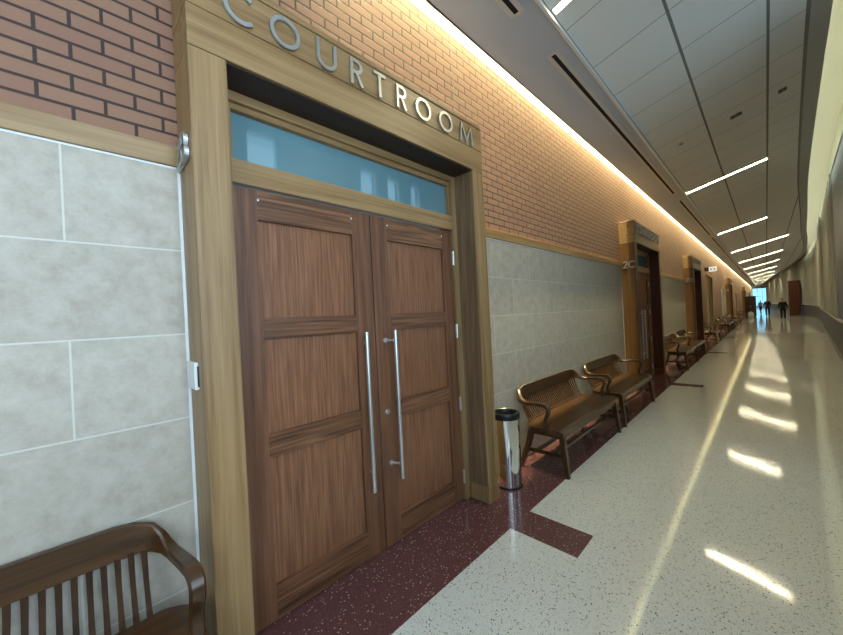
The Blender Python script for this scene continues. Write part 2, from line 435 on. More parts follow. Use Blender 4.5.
# cove roof behind the ceiling edge
cr = MB()
for y0, y1 in zip(ys, ys[1:]):
    f0, f1, w0, w1 = edge(y0), edge(y1), wx(y0), wx(y1)
    cr.face([(f0 - 0.45, y0, cz(f0) + 0.85), (w0 + 0.06, y0, cz(f0) + 0.85), (w1 + 0.06, y1, cz(f1) + 0.85), (f1 - 0.45, y1, cz(f1) + 0.85)])
    cr.face([(f0 - 0.45, y0, cz(f0) + 0.09), (f0 - 0.45, y0, cz(f0) + 0.85), (f1 - 0.45, y1, cz(f1) + 0.85), (f1 - 0.45, y1, cz(f1) + 0.09)])
    cr.face([(w0 + 0.05, y0, cz(f0) + 0.08), (w0 + 0.05, y0, cz(f0) + 0.85), (w1 + 0.05, y1, cz(f1) + 0.85), (w1 + 0.05, y1, cz(f1) + 0.08)])
tag(cr.build('ceiling_cove_right', plaster), kind='structure')

# ------------------------------------------------------------------ right wall: windows near the camera, then the long curved panel wall
WIN = [(-6.6, -5.0), (-4.6, -3.0), (-2.6, -1.0), (-0.6, 1.0), (1.76, 2.24), (3.68, 4.12), (4.31, 4.72), (4.94, 5.31)]
WZ0, WZ1 = 0.95, 4.45
rw = MB(); Y0 = 5.6
y = YA
def rq(y0, y1, z0, z1, mi=0):
    rw.face([(wx(y0), y0, z0), (wx(y1), y1, z0), (wx(y1), y1, z1(y1) if callable(z1) else z1), (wx(y0), y0, z1(y0) if callable(z1) else z1)], mi)
top = lambda yy: cz(edge(yy)) + 0.10
for a, b in WIN:
    rq(y, a, 0, top); rq(a, b, 0, WZ0); rq(a, b, WZ1, top)
    for q in (a, b): rw.face([(wx(q), q, WZ0), (wx(q) + 0.25, q, WZ0), (wx(q) + 0.25, q, WZ1), (wx(q), q, WZ1)])
    for z in (WZ0, WZ1): rw.face([(wx(a), a, z), (wx(a) + 0.25, a, z), (wx(b) + 0.25, b, z), (wx(b), b, z)])
    y = b
rq(y, Y0, 0, top)
n = int((YB - Y0) / 0.45); pts = [Y0 + (YB - Y0) * i / n for i in range(n + 1)]
for i, (y0, y1) in enumerate(zip(pts, pts[1:])):
    rq(y0, y1, 0, 1.0, 1)
    rq(y0, y1, 1.0, top, 0)
    if i % 2 == 0 and y0 > 14:       # pale vertical fins standing off the panels
        xw = wx(y0); d = 0.05 if y0 < 22 else (0.10 if y0 < 53 else 0.24)
        rw.box((xw - d, y0 - 0.05, 1.06), (xw + 0.01, y0 + 0.05, top(y0)), 0, 2)
tag(rw.build('wall_right', [wallr_m, wallr_low, wallr_fin]), kind='structure')
rl = MB()
sec = lambda yy, z0, z1, d: [(wx(yy) - d, yy, z0), (wx(yy) + 0.005, yy, z0), (wx(yy) + 0.005, yy, z1), (wx(yy) - d, yy, z1)]
rl.loft([sec(q, 1.0, 1.06, 0.035) for q in pts], smooth=False)
tag(rl.build('trim_2', alu), kind='structure')
bl = MB(); bl.loft([sec(q, 0.0, 0.12, 0.012) for q in pts], smooth=False)
tag(bl.build('baseboard_right', plain('grey_baseboard', srgb(120, 122, 114), 0.4)), kind='structure')
tl = MB(); tl.loft([[(wx(q) - 0.02, q, top(q) - 0.05), (wx(q) + 0.06, q, top(q) - 0.05), (wx(q) + 0.06, q, top(q)), (wx(q) - 0.02, q, top(q))] for q in pts], smooth=False)
tag(tl.build('trim_3', ceil_grey), kind='structure')
for i, (a, b) in enumerate(WIN):
    wf = MB(); xm = (wx(a) + wx(b)) / 2 + 0.12; k = 0.035
    for yy in (a, b - k): wf.box((xm - 0.03, yy, WZ0), (xm + 0.03, yy + k, WZ1))
    for zz in (WZ0, WZ1 - k, 2.6): wf.box((xm - 0.03, a, zz), (xm + 0.03, b, zz + k))
    o = wf.build('window_%d' % (10 + i), alu); tag(o, kind='structure')
    wp = MB(); wp.box((xm - 0.004, a + 0.01, WZ0 + 0.01), (xm + 0.004, b - 0.01, WZ1 - 0.01)); wp.build('pane', pane_m, o)
# wall behind the camera and the far end
bk = MB(); bk.face([(-1.2, YA, 0), (5.2, YA, 0), (5.2, YA, 5.8), (-1.2, YA, 5.8)]); tag(bk.build('wall_back', plaster), kind='structure')
fe = MB(); fe.face([(-1.2, YB, 3.9), (3.2, YB, 3.9), (3.2, YB, 5.8), (-1.2, YB, 5.8)])
fe.face([(-1.2, YB, 0), (0.25, YB, 0), (0.25, YB, 3.9), (-1.2, YB, 3.9)])
tag(fe.build('wall_far', plaster), kind='structure')
ww = MB()
for xx in (0.25, 0.95, 1.55, 2.15): ww.box((xx - 0.03, YB - 0.06, 0), (xx + 0.03, YB + 0.02, 3.9))
for zz in (0.0, 2.35, 3.85): ww.box((0.25, YB - 0.06, zz), (2.6, YB + 0.02, zz + 0.06))
wo = ww.build('window_1', alu); tag(wo, 'bright tall glazed window wall at the far end of the corridor', 'window', kind='structure')
wp = MB(); wp.box((0.28, YB - 0.03, 0.06), (2.6, YB - 0.02, 3.86)); wp.build('pane', glass_mat('blue_pane', (0.70, 0.92, 1.0)), wo)
# foliage and ground outside the far window
gr = MB(); gr.face([(-30, YB + 0.1, -0.05), (30, YB + 0.1, -0.05), (30, YB + 60, -0.05), (-30, YB + 60, -0.05)])
tag(gr.build('ground_outside', plain('pale_paving', srgb(170, 180, 176), 0.9)), kind='structure')

# ------------------------------------------------------------------ portal surround, doors, transom, sign
def ribbon(mb, pts, wid, o, u, v, nrm, depth, closed=False):
    """flat stroke letter part: pts in (u,v), extruded along nrm"""
    P = [Vector(p) for p in pts]; n = len(P); L = []; R = []
    for i in range(n):
        a = P[(i - 1) % n] if (closed or i > 0) else None; b = P[(i + 1) % n] if (closed or i < n - 1) else None
        d1 = (P[i] - a).normalized() if a is not None else (b - P[i]).normalized(); d2 = (b - P[i]).normalized() if b is not None else d1
        n1 = Vector((-d1.y, d1.x)); n2 = Vector((-d2.y, d2.x)); mm = (n1 + n2)
        mm = mm / max(mm.dot(n1), 0.35) if mm.length > 1e-6 else n1
        L.append(P[i] + mm * wid / 2); R.append(P[i] - mm * wid / 2)
    T = lambda q, d: o + u * q.x + v * q.y + nrm * d
    mb.loft([[T(L[i], 0), T(R[i], 0), T(R[i], depth), T(L[i], depth)] for i in range(n)], smooth=False, closed=closed)


def arc(cx, cy, r, a0, a1, n=24, rx=None):
    rx = r if rx is None else rx
    return [(cx + rx * math.cos(math.radians(a0 + (a1 - a0) * i / n)), cy + r * math.sin(math.radians(a0 + (a1 - a0) * i / n))) for i in range(n + 1)]


def glyph(ch, h, st):
    """polylines (points, closed) for a capital of height h, origin at lower left; returns strokes and width"""
    s = st / 2; r = h / 2
    if ch == 'O': return [(arc(r, r, r - s, 0, 360 - 360 / 36, 35), True)], h
    if ch == 'C': return [(arc(r, r, r - s, 48, 312, 30), False)], h * 0.86
    if ch == 'U':
        wd = 0.80 * h; q = wd / 2 - s
        return [([(s, h)] + arc(wd / 2, s + q, q, 180, 360, 16) + [(wd - s, h)], False)], wd
    if ch == 'R':
        wd = 0.60 * h; q = 0.25 * h - s * 0.5
        return [([(s, 0), (s, h - s)] + [(0.26 * h, h - s)] + arc(0.28 * h, h - s - q, q, 80, -90, 10) + [(s, h - s - 2 * q)], False), ([(0.26 * h, h - s - 2 * q), (wd - s, 0)], False)], wd
    if ch == 'T': return [([(0, h - s), (0.62 * h, h - s)], False), ([(0.31 * h, h - s), (0.31 * h, 0)], False)], 0.62 * h
    if ch == 'M':
        wd = 1.1 * h
        return [([(s, 0), (0.17 * h, h - s * 1.6), (wd / 2, 0.12 * h), (wd - 0.17 * h, h - s * 1.6), (wd - s, 0)], False)], wd
    if ch == '2': return [(arc(0.30 * h, h - 0.30 * h, 0.30 * h - s, 165, -35, 14) + [(s, s), (0.62 * h, s)], False)], 0.62 * h
    if ch == 'D': return [([(s, s), (s, h - s), (0.32 * h, h - s)] + arc(0.32 * h, r, r - s, 88, -88, 16) + [(0.32 * h, s)], True)], 0.85 * h
    if ch == 'B':
        q1 = 0.235 * h - s * 0.4; q2 = h / 2 - s - q1
        return [([(s, s), (s, h - s), (0.3 * h, h - s)] + arc(0.32 * h, h - s - q1, q1, 85, -85, 10) + [(0.34 * h, h - s - 2 * q1)] + arc(0.36 * h, s + q2, q2, 85, -85, 10) + [(0.3 * h, s)], True), ([(s, h - s - 2 * q1), (0.34 * h, h - s - 2 * q1)], False)], 0.62 * h
    if ch == 'E': return [([(0.5 * h, h - s), (s, h - s), (s, s), (0.5 * h, s)], False), ([(s, r), (0.45 * h, r)], False)], 0.5 * h
    if ch == 'F': return [([(0.5 * h, h - s), (s, h - s), (s, 0)], False), ([(s, r), (0.45 * h, r)], False)], 0.5 * h


def word(parent, spec, o, u, v, nrm, h, st, depth):
    for ch, q in spec:
        mb = MB()
        strokes, wd = glyph(ch, h, st)
        for pts_, cl in strokes: ribbon(mb, pts_, st, o + u * q, u, v, nrm, depth, cl)
        ob = mb.build('letter' if ch.isalpha() else 'digit', letter_m, parent)


def make_portal(y0):
    root = empty('trim_portal', (0, y0, 0))
    for a in (0, PW - 0.155):
        p = MB(); p.box((0.0, a, 0.15), (PD, a + 0.155, PH), 0.004)
        po_ = p.build('pilaster', oak['Z'], root)
        q = MB(); q.box((0.0, a - 0.002, 0), (PD + 0.004, a + 0.157, 0.146), 0.004); q.build('plinth', oak['Z'], po_)
    l = MB(); l.box((0.0, 0, PH + 0.002), (PD + 0.002, PW, 3.098), 0.004); l.build('lintel', oak['Y'], root)
    l = MB(); l.box((0.0, 0.0, 3.106), (PD + 0.0, PW, 3.296), 0.004); l.box((0.0, 0.006, 3.09), (PD - 0.006, PW - 0.006, 3.30)); l.build('frieze', oak['Y'], root)
    l = MB(); l.box((0.0, 0, 3.303), (PD + 0.002, PW, 3.338), 0.008); l.build('cornice', oak['Y'], root)
    # inner jambs, head and transom bar
    j = MB(); j.box((-0.10, 0.155, 0), (0.068, 0.216, PH), 0.003); j.box((-0.10, PW - 0.216, 0), (0.068, PW - 0.155, PH), 0.003); j.build('jamb', oak['Z'], root)
    j = MB(); j.box((-0.10, 0.216, 2.856), (0.068, PW - 0.216, PH), 0.003); j.box((-0.10, 0.216, 2.822), (0.045, PW - 0.216, 2.856), 0.003); j.build('head', oak['Y'], root)
    for a, b in ((0.155, 0.160), (PW - 0.160, PW - 0.155)):
        j = MB(); j.box((0.068, a, 0.15), (PD - 0.012, b, PH)); j.build('reveal_veneer', veneer, root)
    j = MB(); j.box((0.068, 0.160, PH - 0.008), (PD - 0.012, PW - 0.160, PH)); j.build('soffit_shade', near_black_wood, root)  # thin liner, shade under the lintel painted in as near-black wood
    j = MB(); j.box((-0.10, 0.216, 2.418), (0.068, PW - 0.216, 2.546), 0.003); j.build('transom_bar', oak['Y'], root)
    b_ = MB()
    for a, b in ((0.216, 0.234), (PW - 0.234, PW - 0.216)): b_.box((-0.05, a, 2.546), (0.045, b, 2.822))
    b_.build('bead', oak['Z'], root)
    return root


def make_transom(y0):
    t = MB(); t.box((-0.004, 0.234, 2.548), (0.012, PW - 0.234, 2.820)); return t.build('window_transom', frost_m, loc=(0, y0, 0))


def make_leaf(mirror):
    """left leaf, hinge at local y=0, meeting stile at y=0.894; x out of the wall; mirrored for the right leaf"""
    W_, H0, H1, T0, T1 = 0.894, 0.012, 2.408, 0.0, 0.045
    sgn = -1 if mirror else 1
    Yf = lambda v: sgn * v
    root = empty('door_leaf')
    def bx(x0, a, z0, x1, b, z1, bev=0.002):
        mb_.box((x0, Yf(a), z0), (x1, Yf(b), z1), bev)
    mb_ = MB(); bx(T0, 0.0, H0, T1, 0.125, H1); mb_.build('stile', sap['Z'], root)
    mb_ = MB(); bx(T0, 0.745, H0, T1, W_, H1); mb_.build('stile', sap['Z'], root)
    for z0, z1 in ((H0, 0.200), (0.912, 1.040), (1.575, 1.692), (2.242, H1)):
        mb_ = MB(); bx(T0, 0.125, z0, T1, 0.745, z1); mb_.build('rail', sap['Y'], root)
    for z0, z1 in ((0.200, 0.912), (1.040, 1.575), (1.692, 2.242)):
        mb_ = MB(); bx(T0 + 0.004, 0.125, z0, T1 - 0.022, 0.745, z1, 0)
        # thin bead round the panel
        mb_.build('panel', sap['P'], root)
    for zc in (0.206, 0.862, 1.516, 2.170):
        hb = MB(); hb.tube((T1 + 0.006, Yf(-0.014), zc - 0.062), (T1 + 0.006, Yf(-0.014), zc + 0.062), 0.0125)
        for z in (-0.020, 0.020): hb.tube((T1 + 0.006, Yf(-0.014), zc + z - 0.001), (T1 + 0.006, Yf(-0.014), zc + z + 0.001), 0.0128)
        hb.box((T1 - 0.004, Yf(-0.024), zc - 0.060), (T1 + 0.003, Yf(-0.001), zc + 0.060)); hb.build('hinge', steel, root)
    yb = 0.772
    hd = MB(); hd.tube((T1 + 0.070, Yf(yb), 0.490), (T1 + 0.070, Yf(yb), 1.572), 0.0145, seg=18)
    h = hd.build('handle', chrome if False else steel, root)
    for z in (0.600, 1.497):
        sd = MB(); sd.tube((T1 + 0.070, Yf(yb), z), (T1 + 0.002, Yf(yb + 0.042), z), 0.011); sd.tube((T1, Yf(yb + 0.042), z), (T1 + 0.008, Yf(yb + 0.042), z), 0.019); sd.build('standoff', steel, h)
    for yy in (0.13, 0.742):
        st = MB(); st.tube((T1 - 0.001, Yf(yy), 2.352), (T1 + 0.003, Yf(yy), 2.352), 0.006); st.build('screw_cap', white_pl, root)
    return root


leafL = make_leaf(False); leafR = make_leaf(True)
lk = MB(); lk.tube((0.045, 0.83 * -1, 0.978), (0.055, -0.83, 0.978), 0.020); lk.tube((0.055, -0.83, 0.978), (0.060, -0.83, 0.978), 0.013)
lk.build('lock', steel, leafR)
ORD = ['nearest courtroom entrance', 'second courtroom entrance marked 2C', 'third courtroom entrance marked 2D', 'fourth oak entrance far down the brick wall', 'last oak entrance at the far end of the brick wall']
DID = 1
swaps = {}
first = {}
for i, y0 in enumerate(PORTALS):
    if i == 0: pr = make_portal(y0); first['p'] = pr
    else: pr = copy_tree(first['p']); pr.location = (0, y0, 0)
    if i > 0:  # farther portals: dimmer light painted in as darker pilasters, plinths and reveals
        for ch in list(pr.children):
            for q in [ch] + list(ch.children):
                mt = far_dim_oak if q.name.startswith(('pilaster', 'plinth')) else (darkdoor if q.name.startswith('reveal') else None)
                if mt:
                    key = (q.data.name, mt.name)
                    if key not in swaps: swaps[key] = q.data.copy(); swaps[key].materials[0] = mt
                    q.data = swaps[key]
    pr.name = 'trim_%d' % (40 + i); tag(pr, 'oak surround of the ' + ORD[i], 'door surround', kind='structure')
    tw = make_transom(y0) if i == 0 else first['t'].copy()
    if i == 0: first['t'] = tw
    else: col.objects.link(tw); tw.location = (0, y0, 0)
    tw.name = 'window_%d' % (2 + i); tag(tw, 'blue frosted glass pane over the doors of the ' + ORD[i], 'transom window', kind='structure')
    for side, proto, yy in (('left', leafL, 0.223), ('right', leafR, PW - 0.223)):
        d = proto if i == 0 else copy_tree(proto)
        d.location = (0.0, y0 + yy, 0); d.name = 'door_%d' % (DID if DID < 6 else DID + 1); DID += 1
        tag(d, ('near' if side == 'left' else 'far') + ' leaf of the double door in the ' + ORD[i], 'door', kind='structure')

# lettering over the doors and the room marks on the near sides of the surrounds
SPEC = [('C', 0.150), ('O', 0.368), ('U', 0.628), ('R', 0.852), ('T', 1.030), ('R', 1.225), ('O', 1.408), ('O', 1.662), ('M', 1.918)]
X_, Y_, Z_ = Vector((1, 0, 0)), Vector((0, 1, 0)), Vector((0, 0, 1))
MK = ['nearest courtroom entrance', 'second courtroom entrance', 'third courtroom entrance', 'fourth entrance far down the wall']
mark = [('2', 'B'), ('2', 'C'), ('2', 'D'), ('2', 'E')]
for i, y0 in enumerate(PORTALS[:4]):
    if i == 0:
        s0 = empty('courtroom_sign', (PD + 0.004, y0, 3.112)); word(s0, SPEC, Vector((0, 0, 0)), Y_, Z_, X_, 0.162, 0.0205, 0.013); s = s0
    else:
        s = copy_tree(s0); s.location = (PD + 0.004, y0, 3.112)
    tag(s, 'metal letters spelling COURTROOM on the ' + ORD[i], 'sign', group='lettering over the doors')
    r = empty('room_number', (0.05, y0 - 0.004, 2.415)); word(r, [(mark[i][0], 0.0), (mark[i][1], 0.093)], Vector((0, 0, 0)), X_, Z_, -Y_, 0.135, 0.018, 0.018)
    tag(r, 'metal room mark on the near side of the ' + MK[i], 'room number', group='room marks')
# card reader on the near side of the first surround
cb_ = empty('card_reader', (0.11, PORTALS[0], 1.436)); k = MB(); k.box((-0.075, -0.018, -0.063), (0.075, 0.0, 0.063), 0.004); k.build('housing', white_pl, cb_)
k = MB(); k.box((0.0752, -0.007, -0.05), (0.0760, -0.001, 0.045)); k.build('slot', black, cb_)
tag(cb_, 'small white wall box on the side of the nearest oak surround', 'card reader')

# ------------------------------------------------------------------ benches
def make_bench():
    """local frame: u along y, x out from the wall, z up"""
    root = empty('wooden_bench')
    # seat, a saddled plank
    NX, NY = 14, 30; x0, x1, hy = 0.150, 0.575, 0.885
    st = MB(); topv = []
    def half(x):   # rounded back corners
        t = (x - x0) / (x1 - x0); return hy - 0.10 * max(0, 1 - t / 0.22) ** 2
    def zt(x, yy):
        t = (x - x0) / (x1 - x0); s = math.sin(math.pi * min(max((t - 0.05) / 0.85, 0), 1)); e = min(1.0, (1 - abs(yy)) * 6)
        fr = 0.012 * max(0, (t - 0.88) / 0.12) ** 2
        return 0.462 - 0.016 * s * e - fr
    P = [[(x0 + (x1 - x0) * i / NX, half(x0 + (x1 - x0) * i / NX) * (-1 + 2 * j / NY), zt(x0 + (x1 - x0) * i / NX, -1 + 2 * j / NY)) for j in range(NY + 1)] for i in range(NX + 1)]
    vs_ = [p for r in P for p in r]; k = NY + 1; nt_ = len(vs_)
    vb = [(p[0], p[1], 0.415) for p in vs_]
    fs = [(i * k + j, i * k + j + 1, (i + 1) * k + j + 1, (i + 1) * k + j) for i in range(NX) for j in range(NY)]
    fb = [tuple(nt_ + q for q in reversed(f)) for f in fs]
    rim = [i * k for i in range(NX + 1)] + [NX * k + j for j in range(1, NY + 1)] + [i * k + NY for i in range(NX - 1, -1, -1)] + [j for j in range(NY - 1, 0, -1)]
    fr = [(rim[i], rim[(i + 1) % len(rim)], nt_ + rim[(i + 1) % len(rim)], nt_ + rim[i]) for i in range(len(rim))]
    st.mesh(vs_ + vb, fs + fb + fr, 0, True); st.build('seat', benchwood['Y'], root)
    ap = MB(); ap.box((0.535, -0.80, 0.365), (0.555, 0.80, 0.416), 0.003); ap.box((0.19, -0.78, 0.365), (0.21, 0.78, 0.416), 0.003)
    for s in (-1, 1): ap.box((0.20, s * 0.80 - 0.01, 0.365), (0.54, s * 0.80 + 0.01, 0.416), 0.003)
    ap.build('apron', benchwood['Y'], root)
    for s in (-1, 1):
        lg = MB(); lg.bar((0.535, s * 0.815, 0.416), (0.585, s * 0.842, 0), 0.060, 0.055, 0.038, 0.036); lg.build('leg', benchwood['Z'], root)
        lg = MB(); lg.bar((0.205, s * 0.80, 0.416), (0.16, s * 0.82, 0.22), 0.052, 0.055, 0.046, 0.048); lg.bar((0.16, s * 0.82, 0.225), (0.085, s * 0.845, 0), 0.046, 0.048, 0.036, 0.040); lg.build('leg', benchwood['Z'], root)
        sr = MB(); sr.bar((0.555, s * 0.826, 0.20), (0.150, s * 0.826, 0.20), 0.022, 0.036); sr.build('stretcher', benchwood['X'], root)
    for x in (0.27, 0.46):
        sr = MB(); sr.bar((x, -0.82, 0.205), (x, 0.82, 0.205), 0.024, 0.030, side=(1, 0, 0)); sr.build('stretcher', benchwood['Y'], root)
    # crest rail running into the arms and down to the posts: centre line, angle of horizontal normal, sizes
    C_ = [(.026, 0.0, .757, .026, .142, 0), (.026, .30, .758, .026, .142, 0), (.026, .54, .758, .026, .142, 1), (.028, .64, .757, .027, .142, 3), (.034, .70, .754, .029, .137, 10),
          (.046, .752, .742, .033, .122, 26), (.070, .787, .718, .039, .090, 44), (.104, .811, .697, .045, .058, 58), (.150, .826, .684, .050, .044, 70), (.205, .835, .685, .054, .038, 78), (.260, .842, .690, .056, .036, 82),
          (.310, .848, .693, .057, .036, 84), (.368, .853, .695, .057, .036, 88), (.400, .855, .688, .057, .037, 90), (.420, .856, .666, .056, .038, 90), (.425, .856, .634, .054, .038, 90),
          (.413, .856, .597, .052, .036, 90), (.395, .856, .557, .050, .036, 90), (.386, .855, .520, .050, .038, 90), (.391, .854, .486, .051, .042, 90), (.398, .853, .452, .053, .048, 90)]
    full = [(x, -yy, z, a, b, -g) for x, yy, z, a, b, g in reversed(C_)] + C_[1:]
    def ringpts(i):
        x, yy, z, a, b, g = full[i]; p = Vector((x, yy, z))
        q0 = Vector(full[max(i - 1, 0)][:3]); q1 = Vector(full[min(i + 1, len(full) - 1)][:3]); t = (q1 - q0).normalized()
        gr_ = math.radians(g); S = Vector((-math.cos(gr_), math.sin(gr_), 0)); S = (S - t * S.dot(t)).normalized(); N = S.cross(t)
        out = []
        c_ = 0.20 * min(a, b); A, B = a / 2, b / 2
        for px_, py_ in ((A, -B + c_), (A, B - c_), (A - c_, B), (-A + c_, B), (-A, B - c_), (-A, -B + c_), (-A + c_, -B), (A - c_, -B)): out.append(p + S * px_ + N * py_)
        return out
    cr_ = MB(); cr_.loft([ringpts(i) for i in range(len(full))]); cr_.build('crest_rail', benchwood['Y'], root)
    # back slats, bent
    prof = [(0.026, 0.715), (0.044, 0.64), (0.066, 0.585), (0.092, 0.54), (0.122, 0.49), (0.165, 0.45)]
    n_ = 35
    for i in range(n_):
        yy = -0.735 + 1.47 * i / (n_ - 1); e = max(0, abs(yy) - 0.62) / 0.12
        sl = MB(); rings = []
        for q, (x, z) in enumerate(prof):
            x += 0.024 * e * (1 - q / 5) + 0.010 * e; wv = 0.022 - 0.004 * math.sin(q / 5 * math.pi); t = 0.010
            z -= (0.020 * e if q == 0 else 0)
            rings.append([(x - t / 2, yy - wv / 2, z), (x + t / 2, yy - wv / 2, z), (x + t / 2, yy + wv / 2, z), (x - t / 2, yy + wv / 2, z)])
        sl.loft(rings, smooth=False); sl.build('slat', slatwood, root)
    return root


BENCH = [(-0.56, 'dark wooden slat-back bench against the tile wall before the nearest doors'),
         (4.19, 'dark wooden slat-back bench beside the chrome bin, first past the nearest doors'),
         (6.14, 'dark wooden slat-back bench just before the entrance marked 2C'),
         (11.55, 'dark wooden bench just past the entrance marked 2C, nearer of two'),
         (13.45, 'dark wooden bench just before the entrance marked 2D, farther of two'),
         (18.75, 'dark wooden bench just past the entrance marked 2D, before the side opening'),
         (25.6, 'dark wooden bench just past the pale side opening in the brick wall'),
         (27.6, 'dark wooden bench second past the pale side opening in the brick wall'),
         (30.6, 'dark wooden bench in front of the narrow tile panel before the fourth entrance'),
         (36.6, 'dark wooden bench just past the fourth entrance, before the plain dark door'),
         (46.3, 'dark wooden bench just past the plain dark door, beside the brown cabinet')]
b0 = make_bench()
for i, (yy, lab) in enumerate(BENCH):
    b = b0 if i == 0 else copy_tree(b0)
    b.location = (0.012, yy, 0); tag(b, lab, 'bench', 'benches along the brick wall')

# ------------------------------------------------------------------ chrome bin
bn = empty('trash_can', (0.205, 2.905, 0))
k = MB(); k.lathe([(0.0, 0.0), (0.120, 0.0), (0.126, 0.006), (0.128, 0.02), (0.128, 0.648)]); k.build('body', chrome, bn)
k = MB(); k.lathe([(0.128, 0.645), (0.134, 0.647), (0.136, 0.655), (0.136, 0.690), (0.131, 0.702), (0.118, 0.706), (0.108, 0.700), (0.104, 0.688), (0.102, 0.40), (0.0, 0.40)]); k.build('rim', black, bn)
k = MB(); k.lathe([(0.1285, 0.0), (0.131, 0.002), (0.131, 0.014), (0.1285, 0.018)]); k.build('base_ring', black, bn)
tag(bn, 'tall polished chrome bin with black rim beside the nearest oak surround', 'trash can')

# ------------------------------------------------------------------ ceiling: line lights, slot vents, small fittings, coves
def ceil_frame(x, y): return Matrix.Translation((x, y, cz(x))) @ Matrix.Rotation(-math.atan(0.25), 4, 'Y')
LY = [3.125 + 7.42 * i for i in range(11)]
for i, yy in enumerate(LY):
    xr = min(2.16 if i < 3 else 2.93, edge(yy) - 0.3); ln = (xr - 0.775) * math.hypot(1, .25)
    lt = empty('ceiling_light'); lt.matrix_world = ceil_frame(0.775, yy)
    hw = 0.042
    k = MB(); k.box((0, -hw, -0.008), (ln, -hw + 0.010, 0.004)); k.box((0, hw - 0.010, -0.008), (ln, hw, 0.004)); k.box((0, -hw, -0.008), (0.01, hw, 0.004)); k.box((ln - 0.01, -hw, -0.008), (ln, hw, 0.004)); k.build('frame', alu, lt)
    k = MB(); k.box((0.01, -hw + 0.01, -0.006), (ln - 0.01, hw - 0.01, -0.002)); k.build('diffuser', line_glow, lt)
    tag(lt, ['bright line light at the top edge of the sloped ceiling, nearest of all', 'bright line light across the sloped ceiling, second nearest', 'line light across the sloped ceiling, third nearest', 'line light across the sloped ceiling, fourth nearest', 'line light across the sloped ceiling, fifth nearest', 'line light across the sloped ceiling, sixth nearest', 'line light across the sloped ceiling, seventh nearest', 'line light across the sloped ceiling, eighth nearest', 'line light across the sloped ceiling, ninth nearest', 'line light across the sloped ceiling, tenth nearest', 'line light across the sloped ceiling, farthest of all'][i], 'ceiling light', 'line lights across the ceiling')
SL = [(-4.0, 2.87), (3.57, 10.2), (11.0, 17.6), (18.4, 25.0), (25.8, 32.4), (33.2, 39.8), (40.6, 47.2), (48.0, 54.6)]
for i, (a, b) in enumerate(SL):
    v = empty('slot_vent', (0.565, (a + b) / 2, ZS)); h = (b - a) / 2
    k = MB()
    for x0_, x1_ in ((-0.064, -0.022), (0.022, 0.064)): k.box((x0_, -h, -0.006), (x1_, h, 0.004))
    for s in (-1, 1): k.box((-0.022, s * h - 0.02, -0.006), (0.022, s * h + 0.02, 0.004))
    k.build('frame', soffit_m if False else plain('vent_flange', srgb(196, 198, 198), 0.6), v)
    k = MB(); k.box((-0.022, -h + 0.02, -0.003), (0.022, h - 0.02, -0.001)); k.build('slot', black_void, v)
    tag(v, ['black slot vent in the grey soffit above the nearest doors', 'longest black slot vent in the grey soffit, above the first two benches', 'black slot vent in the soffit above the entrance marked 2C', 'black slot vent in the soffit above the entrance marked 2D', 'black slot vent in the soffit past the side opening', 'black slot vent in the soffit above the fourth entrance', 'black slot vent in the soffit before the brown cabinet', 'farthest black slot vent in the soffit'][i], 'vent', 'slot vents in the soffit')
for x, yy, wd, lab in ((1.80, 7.47, 0.14, 'small dark rectangular fitting in the middle ceiling panel'), (2.31, 7.43, 0.09, 'small dark rectangular fitting in the ceiling panel nearest the curved wall'), (1.09, 7.45, 0.07, 'pale grey fitting in the ceiling panel beside the soffit')):
    v = empty('ceiling_sensor'); v.matrix_world = ceil_frame(x, yy)
    pale = wd < 0.08
    k = MB(); k.box((-wd / 2, -0.055, -0.008), (wd / 2, 0.055, 0.002), 0.002); k.build('plate', ceil_grey if pale else black, v)
    k = MB(); k.box((-0.012, -0.03, -0.012), (0.012, 0.03, -0.007), 0.002); k.build('lens', ceil_dark, v)
    tag(v, lab, 'ceiling fitting', 'small fittings in the ceiling')
# cove tubes
k = MB()
k.box((0.004, YA + 0.1, ZS + 0.612), (0.104, YB - 0.1, ZS + 0.632)); o = k.build('cove_light', cove_glow)
tag(o, 'long warm cove light glowing along the top of the brick wall', 'light')
k = MB(); prs = [q for q in ys if 5 < q < 46]
k.loft([[(edge(q) - 0.06, q, cz(edge(q)) + 0.10), (edge(q) - 0.02, q, cz(edge(q)) + 0.10), (edge(q) - 0.02, q, cz(edge(q)) + 0.13), (edge(q) - 0.06, q, cz(edge(q)) + 0.13)] for q in prs], smooth=False)
o = k.build('cove_light', cove_glow_r); tag(o, 'pale cove light along the top of the curved grey wall', 'light')

